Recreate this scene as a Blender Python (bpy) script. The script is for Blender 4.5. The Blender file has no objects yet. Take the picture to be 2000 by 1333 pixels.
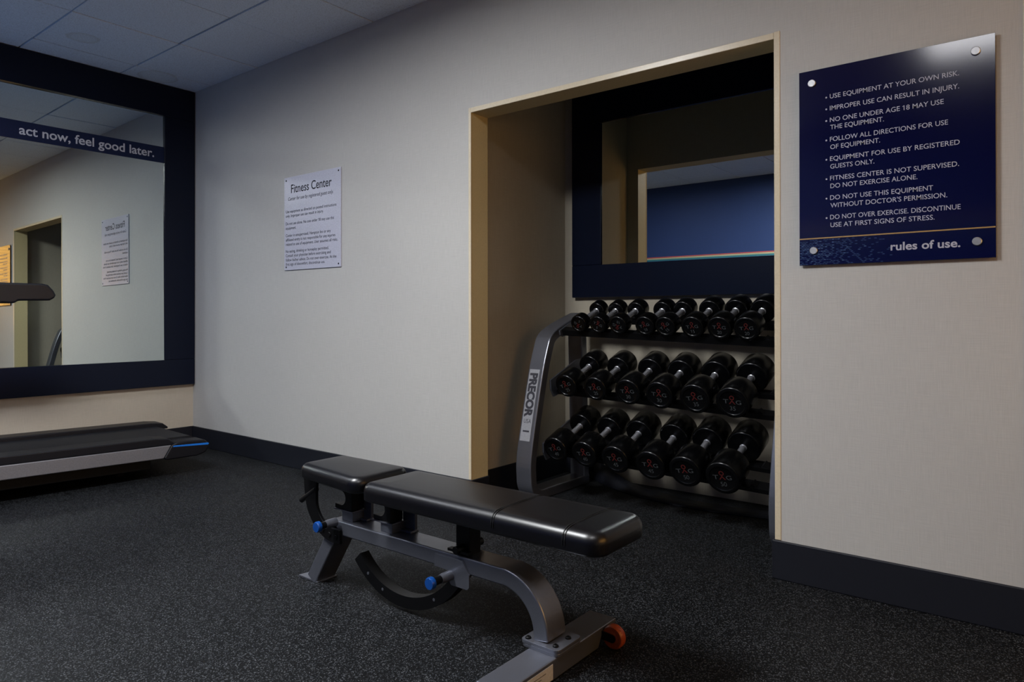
import bpy, bmesh, math, random
from mathutils import Vector, Matrix
sc = bpy.context.scene
col = sc.collection
R = math.radians
rnd = random.Random(7)

# ------------------------------------------------------------------ camera
F_PX, CY = 1361.81, 610.38
cam_d = bpy.data.cameras.new('camera')
cam_d.sensor_fit = 'HORIZONTAL'; cam_d.sensor_width = 36.0
cam_d.lens = F_PX / 2000.0 * 36.0
cam_d.shift_y = -(666.5 - CY) / 2000.0
cam_d.clip_start = 0.05
cam = bpy.data.objects.new('camera', cam_d); col.objects.link(cam)
YAW, PITCH, ROLL = 0.66983, 0.00402, -0.00105
fw = Vector((-math.sin(YAW) * math.cos(PITCH), math.cos(YAW) * math.cos(PITCH), math.sin(PITCH)))
rt = Vector((math.cos(YAW), math.sin(YAW), 0)); up = rt.cross(fw)
r2 = math.cos(ROLL) * rt + math.sin(ROLL) * up
u2 = math.cos(ROLL) * up - math.sin(ROLL) * rt
m = Matrix((r2, u2, -fw)).transposed().to_4x4()
m.translation = Vector((5.25944, -2.68559, 0.99471))
cam.matrix_world = m
sc.camera = cam

# ------------------------------------------------------------------ world, light levels, exposure
wd = bpy.data.worlds.new('world'); sc.world = wd
wd.use_nodes = True
wd.node_tree.nodes['Background'].inputs[0].default_value = (0.02, 0.025, 0.04, 1)
wd.node_tree.nodes['Background'].inputs[1].default_value = 0.3
LAMP_STRENGTHS = (15.5, 80.0, 12.5)            # the three fluorescent ceiling panels
LAMP_RECESS = 0.045             # how far the lit panels sit up inside their housings
LAMP_COLORS = ((0.93, 0.97, 1.08), (0.96, 0.98, 1.0), (0.98, 0.97, 1.0))
WINDOW_STRENGTH = 4.2           # amber evening window on the right wall
WINDOW_COLOR = (1.0, 0.50, 0.12)
vs = sc.view_settings
vs.view_transform = 'Standard'; vs.look = 'None'; vs.gamma = 1.0; vs.exposure = 0.0
vs.use_curve_mapping = False
sc.cycles.use_denoising = True
sc.cycles.max_bounces = 10
sc.cycles.diffuse_bounces = 6
sc.cycles.glossy_bounces = 6
sc.cycles.blur_glossy = 0.0
sc.cycles.caustics_reflective = True
sc.cycles.sample_clamp_indirect = 0.0
sc.cycles.use_guiding = True

# ------------------------------------------------------------------ materials
def mat(name, base, rough=0.5, metal=0.0, coat=0.0, spec=0.5):
    mt = bpy.data.materials.new(name); mt.use_nodes = True
    b = mt.node_tree.nodes['Principled BSDF']
    b.inputs['Base Color'].default_value = (*base, 1)
    b.inputs['Roughness'].default_value = rough
    b.inputs['Metallic'].default_value = metal
    b.inputs['Coat Weight'].default_value = coat
    b.inputs['Specular IOR Level'].default_value = spec
    return mt

def nodes(mt):
    nt = mt.node_tree
    return nt, nt.nodes['Principled BSDF']

def N(nt, kind, **kw):
    n = nt.nodes.new(kind)
    for k, v in kw.items():
        setattr(n, k, v)
    return n

def coords(nt, scale=(1, 1, 1)):
    tc = N(nt, 'ShaderNodeTexCoord')
    mp = N(nt, 'ShaderNodeMapping'); mp.inputs['Scale'].default_value = scale
    nt.links.new(tc.outputs['Object'], mp.inputs['Vector'])
    return mp.outputs['Vector']

def noise(nt, vec, scale, detail=3.0, rough=0.5):
    n = N(nt, 'ShaderNodeTexNoise')
    n.inputs['Scale'].default_value = scale
    n.inputs['Detail'].default_value = detail
    n.inputs['Roughness'].default_value = rough
    nt.links.new(vec, n.inputs['Vector'])
    return n.outputs['Fac']

def ramp(nt, fac, stops):
    r = N(nt, 'ShaderNodeValToRGB')
    e = r.color_ramp.elements
    while len(e) < len(stops):
        e.new(0.5)
    for i, (p, c) in enumerate(stops):
        e[i].position = p; e[i].color = (*c, 1)
    nt.links.new(fac, r.inputs['Fac'])
    return r.outputs['Color']

def bump(nt, b, height, strength, dist=0.002):
    bp = N(nt, 'ShaderNodeBump')
    bp.inputs['Strength'].default_value = strength
    bp.inputs['Distance'].default_value = dist
    nt.links.new(height, bp.inputs['Height'])
    nt.links.new(bp.outputs['Normal'], b.inputs['Normal'])

def sc3(c, f):
    return tuple(x * f for x in c)

def mix(nt, a, b_, fac, mode='MULTIPLY'):
    n = N(nt, 'ShaderNodeMix', data_type='RGBA', blend_type=mode)
    n.inputs['Factor'].default_value = fac if not hasattr(fac, 'links') else 1.0
    if hasattr(fac, 'links'):
        nt.links.new(fac, n.inputs['Factor'])
    for s, v in ((6, a), (7, b_)):
        if hasattr(v, 'links'):
            nt.links.new(v, n.inputs[s])
        else:
            n.inputs[s].default_value = (*v, 1)
    return n.outputs[2]

def wallpaper(name, base):
    """woven vinyl wallpaper: fine vertical and horizontal thread streaks"""
    mt = mat(name, base, 0.62, spec=0.3)
    nt, b = nodes(mt)
    v = noise(nt, coords(nt, (420, 420, 14)), 1.0, 2)
    h = noise(nt, coords(nt, (14, 14, 520)), 1.0, 2)
    big = noise(nt, coords(nt, (1.2, 1.2, 1.2)), 1.0, 4)
    c1 = ramp(nt, v, [(0.3, sc3(base, 0.95)), (0.7, sc3(base, 1.04))])
    c2 = ramp(nt, h, [(0.3, (0.925, 0.925, 0.925)), (0.7, (1, 1, 1))])
    c3 = ramp(nt, big, [(0.35, (0.96, 0.96, 0.965)), (0.65, (1, 1, 1))])
    nt.links.new(mix(nt, mix(nt, c1, c2, 1.0), c3, 1.0), b.inputs['Base Color'])
    ad = N(nt, 'ShaderNodeMath', operation='ADD')
    nt.links.new(v, ad.inputs[0]); nt.links.new(h, ad.inputs[1])
    bump(nt, b, ad.outputs[0], 0.12, 0.001)
    return mt

def paint(name, base, rough=0.5):
    mt = mat(name, base, rough, spec=0.4)
    nt, b = nodes(mt)
    n = noise(nt, coords(nt), 160, 3)
    nt.links.new(ramp(nt, n, [(0.3, sc3(base, 0.94)), (0.7, sc3(base, 1.04))]), b.inputs['Base Color'])
    bump(nt, b, n, 0.15, 0.001)
    return mt

def plain(name, base, rough, metal=0.0, coat=0.0, spec=0.5, grain=120, amt=0.08):
    mt = mat(name, base, rough, metal, coat, spec)
    nt, b = nodes(mt)
    n = noise(nt, coords(nt), grain, 3)
    nt.links.new(ramp(nt, n, [(0.3, sc3(base, 1 - amt)), (0.7, sc3(base, 1 + amt))]), b.inputs['Base Color'])
    return mt

M = {}
M['wall'] = wallpaper('woven_wallpaper', (0.46, 0.447, 0.425))
M['wall_tan'] = wallpaper('woven_wallpaper_tan', (0.49, 0.435, 0.355))
M['niche'] = wallpaper('niche_wallpaper', (0.43, 0.385, 0.305))
M['jamb'] = paint('tan_jamb_paint', (0.60, 0.50, 0.28), 0.55)
M['bead'] = paint('cream_bead_paint', (0.58, 0.50, 0.36), 0.28)
M['base'] = plain('charcoal_rubber_baseboard', (0.0085, 0.0095, 0.0145), 0.45, spec=0.35)
M['blue'] = wallpaper('blue_wallpaper', (0.014, 0.031, 0.110))
M['frame'] = plain('espresso_frame', (0.0036, 0.0060, 0.0165), 0.24, spec=0.20)
M['mirror'] = mat('mirror_silver', (0.74, 0.80, 0.77), 0.0, 1.0)
M['band'] = plain('navy_band', (0.0035, 0.0095, 0.040), 0.30, spec=0.3)
M['letter_white'] = plain('white_lettering', (0.40, 0.42, 0.48), 0.6)
M['sign_navy'] = plain('navy_acrylic', (0.0008, 0.0010, 0.028), 0.12, spec=0.65)
M['sign_text'] = plain('silver_lettering', (0.36, 0.36, 0.43), 0.5)
M['gold'] = plain('gold_rule', (0.36, 0.22, 0.07), 0.4)
M['mosaic_a'] = plain('mosaic_blue', (0.008, 0.024, 0.085), 0.3)
M['mosaic_b'] = plain('mosaic_pale_blue', (0.035, 0.07, 0.16), 0.3)
M['steel'] = plain('brushed_steel', (0.42, 0.42, 0.43), 0.42, 1.0)
M['chrome'] = plain('knurled_chrome', (0.55, 0.55, 0.59), 0.27, 0.80, grain=900, amt=0.2)
M['sign_white'] = plain('pale_lilac_plastic', (0.42, 0.42, 0.50), 0.35)
M['ink'] = plain('dark_ink', (0.02, 0.02, 0.03), 0.6)
M['silver'] = plain('silver_powder_coat', (0.165, 0.173, 0.205), 0.31, 0.70, grain=900)
M['black_metal'] = plain('black_powder_coat', (0.0018, 0.0018, 0.0022), 0.42, spec=0.25)
M['vinyl'] = plain('black_vinyl', (0.0014, 0.0013, 0.0024), 0.33, spec=0.52, grain=500)
M['urethane'] = plain('black_urethane', (0.0013, 0.0014, 0.0017), 0.25, spec=0.32)
M['rubber'] = plain('black_rubber', (0.003, 0.003, 0.0036), 0.5, spec=0.3)
M['red'] = plain('red_print', (0.075, 0.006, 0.005), 0.5)
M['grey_print'] = plain('grey_print', (0.055, 0.060, 0.064), 0.5)
M['knob_blue'] = plain('blue_anodised_knob', (0.003, 0.045, 0.21), 0.3)
M['orange'] = plain('orange_wheel', (0.34, 0.055, 0.008), 0.4)
M['label'] = plain('white_label', (0.52, 0.50, 0.46), 0.5)
M['sticker'] = plain('silver_sticker', (0.27, 0.275, 0.30), 0.45)
M['plastic'] = plain('charcoal_plastic', (0.0055, 0.006, 0.009), 0.42, spec=0.3)
M['belt'] = plain('treadmill_belt', (0.0085, 0.0095, 0.0125), 0.55, spec=0.3, grain=700)
M['rail_silver'] = plain('silver_side_panel', (0.26, 0.26, 0.29), 0.36, 0.6)
M['stripe_blue'] = plain('blue_stripe', (0.01, 0.16, 0.62), 0.35)
M['white_metal'] = plain('white_enamel', (0.65, 0.65, 0.65), 0.4)
M['red_border'] = plain('red_border', (0.35, 0.05, 0.05), 0.5)
M['yellow_border'] = plain('cream_border', (0.32, 0.29, 0.17), 0.5)
M['teal_border'] = plain('teal_border', (0.015, 0.12, 0.14), 0.5)

def emission(name, color, strength):
    mt = bpy.data.materials.new(name); mt.use_nodes = True
    nt = mt.node_tree; nt.nodes.remove(nt.nodes['Principled BSDF'])
    e = N(nt, 'ShaderNodeEmission')
    e.inputs[0].default_value = (*color, 1); e.inputs[1].default_value = strength
    nt.links.new(e.outputs[0], nt.nodes['Material Output'].inputs[0])
    return mt
LAMPS = [emission('lit_diffuser', c_, s_) for c_, s_ in zip(LAMP_COLORS, LAMP_STRENGTHS)]
M['fill_screen'] = emission('blue_fill_glow', (0.30, 0.52, 1.0), 4.5)  # added glow, gives the ceiling and upper left corner a cool tint
M['dusk'] = emission('lit_amber_pane', WINDOW_COLOR, WINDOW_STRENGTH)

def floor_material():
    mt = mat('flecked_rubber_floor', (0.02, 0.021, 0.024), 0.6, spec=0.16)
    nt, b = nodes(mt)
    v = coords(nt)
    vo = N(nt, 'ShaderNodeTexVoronoi'); vo.inputs['Scale'].default_value = 330
    nt.links.new(v, vo.inputs['Vector'])
    sep = N(nt, 'ShaderNodeSeparateColor'); nt.links.new(vo.outputs['Color'], sep.inputs[0])
    fl = ramp(nt, sep.outputs[0], [(0.0, (0.0014, 0.0016, 0.0021)), (0.74, (0.0026, 0.0030, 0.0036)),
                                   (0.82, (0.020, 0.022, 0.026)), (1.0, (0.066, 0.070, 0.076))])
    fine = ramp(nt, noise(nt, v, 900, 2), [(0.35, (0.7, 0.7, 0.7)), (0.7, (1.25, 1.25, 1.25))])
    big = ramp(nt, noise(nt, v, 2.2, 4), [(0.3, (0.9, 0.9, 0.92)), (0.7, (1.06, 1.06, 1.05))])
    nt.links.new(mix(nt, mix(nt, fl, fine, 1.0), big, 1.0), b.inputs['Base Color'])
    bump(nt, b, noise(nt, v, 260, 3), 0.35, 0.002)
    return mt
M['floor'] = floor_material()

def ceiling_material():
    base = (0.70, 0.80, 0.93)
    mt = mat('mineral_ceiling_tile', base, 0.9, spec=0.1)
    nt, b = nodes(mt)
    v = coords(nt)
    n = noise(nt, v, 150, 5, 0.75)
    c = ramp(nt, n, [(0.32, sc3(base, 0.66)), (0.50, sc3(base, 0.98)), (0.75, sc3(base, 1.07))])
    # two old water-stain rings, of a fixed place on their tiles
    for (cx, cy, rad) in ((0.52, -0.96, 0.085), (0.16, -0.34, 0.13)):
        tc = N(nt, 'ShaderNodeTexCoord')
        d = N(nt, 'ShaderNodeVectorMath', operation='DISTANCE')
        nt.links.new(tc.outputs['Object'], d.inputs[0]); d.inputs[1].default_value = (cx, cy, 2.71)
        wob = noise(nt, v, 9, 2)
        ad = N(nt, 'ShaderNodeMath', operation='MULTIPLY_ADD')
        nt.links.new(wob, ad.inputs[0]); ad.inputs[1].default_value = 0.05
        nt.links.new(d.outputs['Value'], ad.inputs[2])
        st = ramp(nt, ad.outputs[0], [(0.0, (0.97, 0.96, 0.94)), (rad, (0.95, 0.94, 0.91)), (rad + 0.022, (0.84, 0.82, 0.78)), (rad + 0.035, (1, 1, 1))])
        c = mix(nt, c, st, 1.0)
    nt.links.new(c, b.inputs['Base Color'])
    bump(nt, b, n, 0.5, 0.004)
    return mt
M['ceiling'] = ceiling_material()

# ------------------------------------------------------------------ mesh helpers
def box(bm, x0, x1, y0, y1, z0, z1):
    vs_ = [bm.verts.new(p) for p in ((x0, y0, z0), (x1, y0, z0), (x1, y1, z0), (x0, y1, z0),
                                     (x0, y0, z1), (x1, y0, z1), (x1, y1, z1), (x0, y1, z1))]
    for f in ((3, 2, 1, 0), (4, 5, 6, 7), (0, 1, 5, 4), (1, 2, 6, 5), (2, 3, 7, 6), (3, 0, 4, 7)):
        bm.faces.new([vs_[i] for i in f])
    return vs_

def prism(bm, poly, axis, a, b):
    """extrude polygon poly [(u,v)] along axis 'x'|'y'|'z' from a to b"""
    def P(u, v, t):
        return {'x': (t, u, v), 'y': (u, t, v), 'z': (u, v, t)}[axis]
    A = [bm.verts.new(P(u, v, a)) for u, v in poly]
    B = [bm.verts.new(P(u, v, b)) for u, v in poly]
    n = len(poly)
    fs = [bm.faces.new(A), bm.faces.new(B)]
    for i in range(n):
        fs.append(bm.faces.new((A[i], A[(i + 1) % n], B[(i + 1) % n], B[i])))
    bmesh.ops.recalc_face_normals(bm, faces=fs)
    return A, B

def frame_of(d):
    d = Vector(d).normalized()
    a = Vector((0, 0, 1)) if abs(d.z) < 0.9 else Vector((1, 0, 0))
    u = d.cross(a).normalized()
    return d, u, d.cross(u)

def lathe(bm, org, axis, prof, seg=40):
    """surface of revolution; prof = [(t along axis, radius)]"""
    d, u, v = frame_of(axis); org = Vector(org)
    rings = []
    for t, r in prof:
        if r < 1e-6:
            rings.append([bm.verts.new(org + d * t)])
        else:
            rings.append([bm.verts.new(org + d * t + (u * math.cos(k * 2 * math.pi / seg) + v * math.sin(k * 2 * math.pi / seg)) * r) for k in range(seg)])
    fs = []
    for a, b in zip(rings, rings[1:]):
        for k in range(seg):
            k2 = (k + 1) % seg
            if len(a) == 1 and len(b) == 1:
                continue
            if len(a) == 1:
                fs.append(bm.faces.new((a[0], b[k2], b[k])))
            elif len(b) == 1:
                fs.append(bm.faces.new((a[k], a[k2], b[0])))
            else:
                fs.append(bm.faces.new((a[k], a[k2], b[k2], b[k])))
    bmesh.ops.recalc_face_normals(bm, faces=fs)

def rod(bm, p0, p1, r, seg=24, ch=0.0):
    p0, p1 = Vector(p0), Vector(p1); L = (p1 - p0).length
    prof = [(0, 0), (0, r - ch), (ch, r), (L - ch, r), (L, r - ch), (L, 0)] if ch else [(0, 0), (0, r), (L, r), (L, 0)]
    lathe(bm, p0, p1 - p0, prof, seg)

def ribbon(bm, path, plane, w0, w1, th):
    """rectangular tube: path [(u,v)] in the plane 'xz' or 'yz', thickness th (number or list, in plane), from w0 to w1 across the plane"""
    n = len(path); ths = th if isinstance(th, (list, tuple)) else [th] * n
    A = []
    for i, (u, v) in enumerate(path):
        p, q = path[max(i - 1, 0)], path[min(i + 1, n - 1)]
        d = Vector((q[0] - p[0], q[1] - p[1])).normalized(); nn = Vector((-d.y, d.x)) * ths[i] / 2
        ring = []
        for s, w in ((1, w0), (1, w1), (-1, w1), (-1, w0)):
            a, b = u + s * nn.x, v + s * nn.y
            ring.append(bm.verts.new((a, w, b) if plane == 'xz' else (w, a, b)))
        A.append(ring)
    fs = [bm.faces.new(A[0]), bm.faces.new(A[-1])]
    for a, b in zip(A, A[1:]):
        for k in range(4):
            fs.append(bm.faces.new((a[k], a[(k + 1) % 4], b[(k + 1) % 4], b[k])))
    bmesh.ops.recalc_face_normals(bm, faces=fs)

def arc(cx, cz, r, a0, a1, n=20):
    return [(cx + r * math.cos(R(a0 + (a1 - a0) * i / n)), cz + r * math.sin(R(a0 + (a1 - a0) * i / n))) for i in range(n + 1)]

def smooth_path(pts, n=6):
    out = []
    for i in range(len(pts) - 1):
        p0 = pts[max(i - 1, 0)]; p1 = pts[i]; p2 = pts[i + 1]; p3 = pts[min(i + 2, len(pts) - 1)]
        for k in range(n):
            t = k / n
            out.append(tuple(0.5 * (2 * b + (c - a) * t + (2 * a - 5 * b + 4 * c - d) * t * t + (3 * b - a - 3 * c + d) * t ** 3)
                             for a, b, c, d in zip(p0, p1, p2, p3)))
    out.append(tuple(pts[-1]))
    return out

def link_mesh(name, bm, material, parent=None, bevel=0.0, smooth=False, segs=2, mats=None):
    me = bpy.data.meshes.new(name)
    bm.normal_update(); bm.to_mesh(me); bm.free()
    o = bpy.data.objects.new(name, me); col.objects.link(o)
    for mm in (mats or [material]):
        me.materials.append(mm)
    if smooth:
        for p in me.polygons:
            p.use_smooth = True
        e = me.attributes.get('sharp_edge')
        b2 = bmesh.new(); b2.from_mesh(me)
        for ed in b2.edges:
            ed.smooth = not (len(ed.link_faces) == 2 and ed.calc_face_angle(0) > R(38))
        b2.to_mesh(me); b2.free()
    if bevel:
        md = o.modifiers.new('bevel', 'BEVEL'); md.width = bevel; md.segments = segs
        md.limit_method = 'ANGLE'; md.angle_limit = R(40)
    if parent:
        o.parent = parent
    return o

def B():
    return bmesh.new()

def thing(name, label, cat, loc=(0, 0, 0), rot=(0, 0, 0), group=None):
    o = bpy.data.objects.new(name, None); col.objects.link(o)
    o.empty_display_size = 0.1
    o.location = loc; o.rotation_euler = rot
    o['label'] = label; o['category'] = cat
    if group:
        o['group'] = group
    return o

def struct(o, label=None, cat=None):
    o['kind'] = 'structure'
    if label:
        o['label'] = label; o['category'] = cat
    return o

# text ---------------------------------------------------------------
def text_verts(body, bold=0.0, shear=0.0):
    cu = bpy.data.curves.new('lettering_curve', 'FONT')
    cu.body = body; cu.size = 1.0; cu.offset = bold; cu.extrude = 0.0; cu.shear = shear
    cu.resolution_u = 4
    o = bpy.data.objects.new('lettering_curve', cu); col.objects.link(o)
    dg = bpy.context.evaluated_depsgraph_get()
    me = bpy.data.meshes.new_from_object(o.evaluated_get(dg))
    vs_ = [v.co.copy() for v in me.vertices]; fs = [tuple(p.vertices) for p in me.polygons]
    bpy.data.objects.remove(o); bpy.data.curves.remove(cu); bpy.data.meshes.remove(me)
    return vs_, fs
_cap = text_verts('H')[0]
CAP = max(v.y for v in _cap)

def add_text(bm, body, org, ex, ey, width, cap, bold=0.0, shear=0.0, midx=False, mi=0):
    """lettering laid in the plane org + ex*u + ey*v, scaled to width and cap height"""
    vs_, fs = text_verts(body, bold, shear)
    x0 = min(v.x for v in vs_); x1 = max(v.x for v in vs_)
    s = cap / CAP
    sx = width / (x1 - x0) if width else s
    off = -(x1 - x0) * sx / 2 if midx else 0.0
    org, ex, ey = Vector(org), Vector(ex), Vector(ey)
    nv = [bm.verts.new(org + ex * ((v.x - x0) * sx + off) + ey * (v.y * s)) for v in vs_]
    for f in fs:
        try:
            bm.faces.new([nv[i] for i in f]).material_index = mi
        except ValueError:
            pass
    # give each numeral one its flag: the built-in face draws it as a bare stem
    for i, ch in enumerate(body):
        if ch == '1':
            w1 = text_verts('1', bold, shear)[0]
            w1 = max(v.x for v in w1) - min(v.x for v in w1)
            xr = max(v.x for v in text_verts(body[:i] + '1', bold, shear)[0])
            xl = xr - w1
            q = [(xl + 0.02, CAP * 1.0), (xl + 0.02, CAP * 0.84), (xl - w1 * 1.5, CAP * 0.70), (xl - w1 * 1.5, CAP * 0.84)]
            if w1 < 0.2:
                bm.faces.new([bm.verts.new(org + ex * ((a - x0) * sx + off) + ey * (b * s)) for a, b in q]).material_index = mi

EX, EY, EZ = Vector((1, 0, 0)), Vector((0, 1, 0)), Vector((0, 0, 1))

# ------------------------------------------------------------------ room shell
H = 2.71
HB = 0.146
NX0, NX1, NZ, TH = 2.864, 4.401, 2.0407, 0.132       # alcove opening in the long wall
NL, NR, ND = 2.775, 4.50, 0.995                       # alcove inside
XR, YB = 7.0, -3.98                                   # right wall, rear wall
XC = 5.172                                            # outer corner at the picture's right edge

bm = B(); box(bm, -0.15, XR + 0.15, YB - 0.15, 1.3, -0.06, 0.0)
struct(link_mesh('floor', bm, M['floor']), 'black rubber gym floor with pale grey flecks', 'floor')

TX, TY, TS = 0.2744, -0.5431, 0.6085
LIGHTS = [(TX + TS * k, TY - TS * 2, TX + TS * (k + 1), TY - TS * 4) for k in (1, 4, 7)]
bm = B()
box(bm, -0.15, XR + 0.15, YB - 0.15, 1.3, H + 0.15, H + 0.20)
xs = [0.0] + [TX + TS * k for k in range(0, 12) if TX + TS * k < XR] + [XR]
ys = [0.0] + [TY - TS * k for k in range(0, 7) if TY - TS * k > YB] + [YB]
for i in range(len(xs) - 1):
    for j in range(len(ys) - 1):
        x0, x1, y1, y0 = xs[i], xs[i + 1], ys[j], ys[j + 1]
        cx, cy = (x0 + x1) / 2, (y0 + y1) / 2
        if any(l[0] < cx < l[2] and l[3] < cy < l[1] for l in LIGHTS):
            continue
        g = 0.004
        dz = rnd.choice((0, 0, 0, 0.002, -0.0015))
        ge = 0.009 if (i, j) in ((1, 0), (2, 0)) else g
        gx = 0.011 if (i, j) == (0, 1) else g
        box(bm, x0 + (0 if i == 0 else g), x1 - gx, y0 + ge, y1 - (0 if j == 0 else g), H + dz, H + 0.013)
box(bm, XC, XR, 0.0, 1.2, H, H + 0.013)
box(bm, NL, NR, TH, ND, H, H + 0.013)
struct(link_mesh('ceiling', bm, M['ceiling'], bevel=0.0015, segs=1), 'suspended ceiling of speckled square mineral tiles', 'ceiling')

# long wall with the alcove opening (room face y = 0)
bm = B()
box(bm, -0.12, NX0, 0.0, TH, 0, H + 0.16)
box(bm, NX0, NX1, 0.0, TH, NZ, H + 0.16)
box(bm, NX1, XC, 0.0, TH, 0, H + 0.16)
wf = link_mesh('wall_front', bm, None, mats=[M['wall'], M['jamb'], M['niche']])
for p in wf.data.polygons:
    c, n = p.center, p.normal
    if abs(n.x) > 0.9 and (abs(c.x - NX0) < 0.01 or abs(c.x - NX1) < 0.01) or (n.z < -0.9 and abs(c.z - NZ) < 0.01):
        p.material_index = 1
    elif n.y > 0.9:
        p.material_index = 2
struct(wf, 'long pale wallpapered wall with the alcove opening', 'wall')

bm = B(); box(bm, -0.12, 0.0, YB - 0.1, 0.0, 0, H + 0.16)
struct(link_mesh('wall_left', bm, M['wall_tan']), 'tan wall behind the large framed mirror', 'wall')
bm = B(); box(bm, -0.12, XR + 0.1, YB - 0.1, YB, 0, H + 0.16)
wb = link_mesh('wall_back', bm, M['blue'])
struct(wb, 'dark blue rear wall with a coloured border, seen in the alcove mirror', 'wall')
bm = B(); box(bm, XR, XR + 0.1, YB, 1.2, 0, H + 0.16)
struct(link_mesh('wall_right', bm, M['wall_tan']), 'right end wall holding the amber window', 'wall')
bm = B()
box(bm, XC - 0.12, XC, TH, 1.2, 0, H + 0.16)
box(bm, XC - 0.12, XR + 0.1, 1.2, 1.3, 0, H + 0.16)
struct(link_mesh('wall_return', bm, M['wall_tan']), 'tan return wall past the outer corner at right', 'wall')
bm = B()
box(bm, NL - 0.1, NL, TH, ND, 0, H + 0.16)
struct(link_mesh('wall_alcove_left', bm, M['niche']), 'left side wall inside the alcove', 'wall')
bm = B(); box(bm, NR, NR + 0.1, TH, ND, 0, H + 0.16)
struct(link_mesh('wall_alcove_right', bm, M['niche']), 'right side wall inside the alcove', 'wall')
bm = B(); box(bm, NL - 0.1, NR + 0.1, ND, ND + 0.1, 0, H + 0.16)
struct(link_mesh('wall_alcove_back', bm, M['niche']), 'tan rear wall of the alcove behind the dumbbell rack', 'wall')

# coloured border on the rear wall
bm = B()
for mi, (z0, z1) in enumerate(((1.760, 1.774), (1.742, 1.760), (1.715, 1.742), (1.60, 1.715))):
    n0 = len(bm.faces); box(bm, 0.0, XR, YB, YB + 0.004, z0, z1); bm.faces.ensure_lookup_table()
    for f in bm.faces[n0:]:
        f.material_index = mi
struct(link_mesh('trim_1', bm, None, mats=[M['red_border'], M['yellow_border'], M['teal_border'], M['mosaic_b']]),
       'red, cream and teal border strip along the blue rear wall', 'border')

# painted corner bead round the opening and at the outer corner
def bead(name, x0, x1, z0, z1, label):
    b_ = B(); box(b_, x0, x1, -0.003, 0.004, z0, z1)
    return struct(link_mesh(name, b_, M['bead'], bevel=0.0025, segs=3), label, 'trim')
bead('trim_2', NX0 - 0.016, NX0 + 0.001, HB, NZ + 0.024, 'cream corner bead down the left edge of the alcove opening')
bead('trim_3', NX1 - 0.001, NX1 + 0.022, HB, NZ + 0.026, 'cream corner bead down the right edge of the alcove opening')
bead('trim_4', NX0 + 0.001, NX1 - 0.001, NZ - 0.001, NZ + 0.024, 'cream corner bead across the top of the alcove opening')
bead('trim_5', XC - 0.010, XC + 0.001, HB, H, 'tan corner bead on the outer corner at the far right')

# baseboards
def bb(name, segs_, label):
    b_ = B()
    for s in segs_:
        x0, x1, y0, y1 = s
        prism_axis = 'x' if (x1 - x0) > (y1 - y0) else 'y'
        box(b_, x0, x1, y0, y1, 0.0, HB)
    return struct(link_mesh(name, b_, M['base'], bevel=0.004, segs=2), label, 'baseboard')
T = 0.010
bb('baseboard_front', [(0.0, NX0 + T, -T, 0.0), (NX0, NX0 + T, 0.0, TH)], 'charcoal vinyl baseboard under the white notice')
bb('baseboard_right', [(NX1 - T, XC + T, -T, 0.0), (NX1 - T, NX1, 0.0, TH), (XC, XC + T, 0.0, 1.2)], 'charcoal vinyl baseboard under the navy rules sign')
bb('baseboard_left', [(0.0, T, YB, -T)], 'charcoal vinyl baseboard below the framed mirror')
bb('baseboard_rear', [(T, XR, YB, YB + T)], 'charcoal vinyl baseboard along the blue rear wall')
bb('baseboard_alcove_left', [(NL, NL + T, TH, ND)], 'black baseboard on the left side wall of the alcove')
bb('baseboard_alcove_right', [(NR - T, NR, TH, ND)], 'black baseboard on the right side wall of the alcove')
# loose strip of cove base at the back of the alcove: upright at the left, peeling over until it lies flat on the floor
bm = B()
tops = smooth_path([(2.79, 0.983, 0.146), (2.93, 0.978, 0.140), (3.06, 0.955, 0.105), (3.20, 0.910, 0.060), (3.36, 0.865, 0.026),
                    (3.60, 0.825, 0.012), (3.85, 0.815, 0.008), (4.10, 0.860, 0.008), (4.40, 0.930, 0.010), (4.485, 0.950, 0.012)])
bots = smooth_path([(2.79, 0.985, 0.003), (2.93, 0.965, 0.003), (3.06, 0.895, 0.003), (3.20, 0.815, 0.003), (3.36, 0.745, 0.003),
                    (3.60, 0.695, 0.003), (3.85, 0.690, 0.003), (4.10, 0.735, 0.003), (4.40, 0.800, 0.003), (4.485, 0.815, 0.003)])
A_ = [bm.verts.new(p) for p in tops]; B_ = [bm.verts.new(p) for p in bots]
for i in range(len(A_) - 1):
    bm.faces.new((A_[i], A_[i + 1], B_[i + 1], B_[i]))
lb = link_mesh('baseboard_alcove_back', bm, M['base'], smooth=True)
md = lb.modifiers.new('thickness', 'SOLIDIFY'); md.thickness = 0.004; md.offset = 0
struct(lb, 'loose black baseboard strip peeling off behind the dumbbell rack', 'baseboard')

# amber window with blinds on the right wall (seen only as a reflection and as warm light)
bm = B(); box(bm, XR - 0.03, XR, -1.75, 0.15, 0.85, 0.91); box(bm, XR - 0.03, XR, -1.75, 0.15, 2.12, 2.18)
box(bm, XR - 0.03, XR, -1.75, -1.69, 0.91, 2.12); box(bm, XR - 0.03, XR, 0.09, 0.15, 0.91, 2.12)
wn = struct(link_mesh('window_1', bm, M['white_metal']), 'amber lit window with blinds on the right wall', 'window')
bm = B(); box(bm, XR - 0.012, XR - 0.006, -1.69, 0.09, 0.91, 2.12)
link_mesh('window_pane', bm, M['dusk'], wn)
bm = B()
for k in range(26):
    z = 0.935 + k * 0.046
    box(bm, XR - 0.024, XR - 0.020, -1.69, 0.09, z, z + 0.010)
link_mesh('blind', bm, M['label'], wn)

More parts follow.
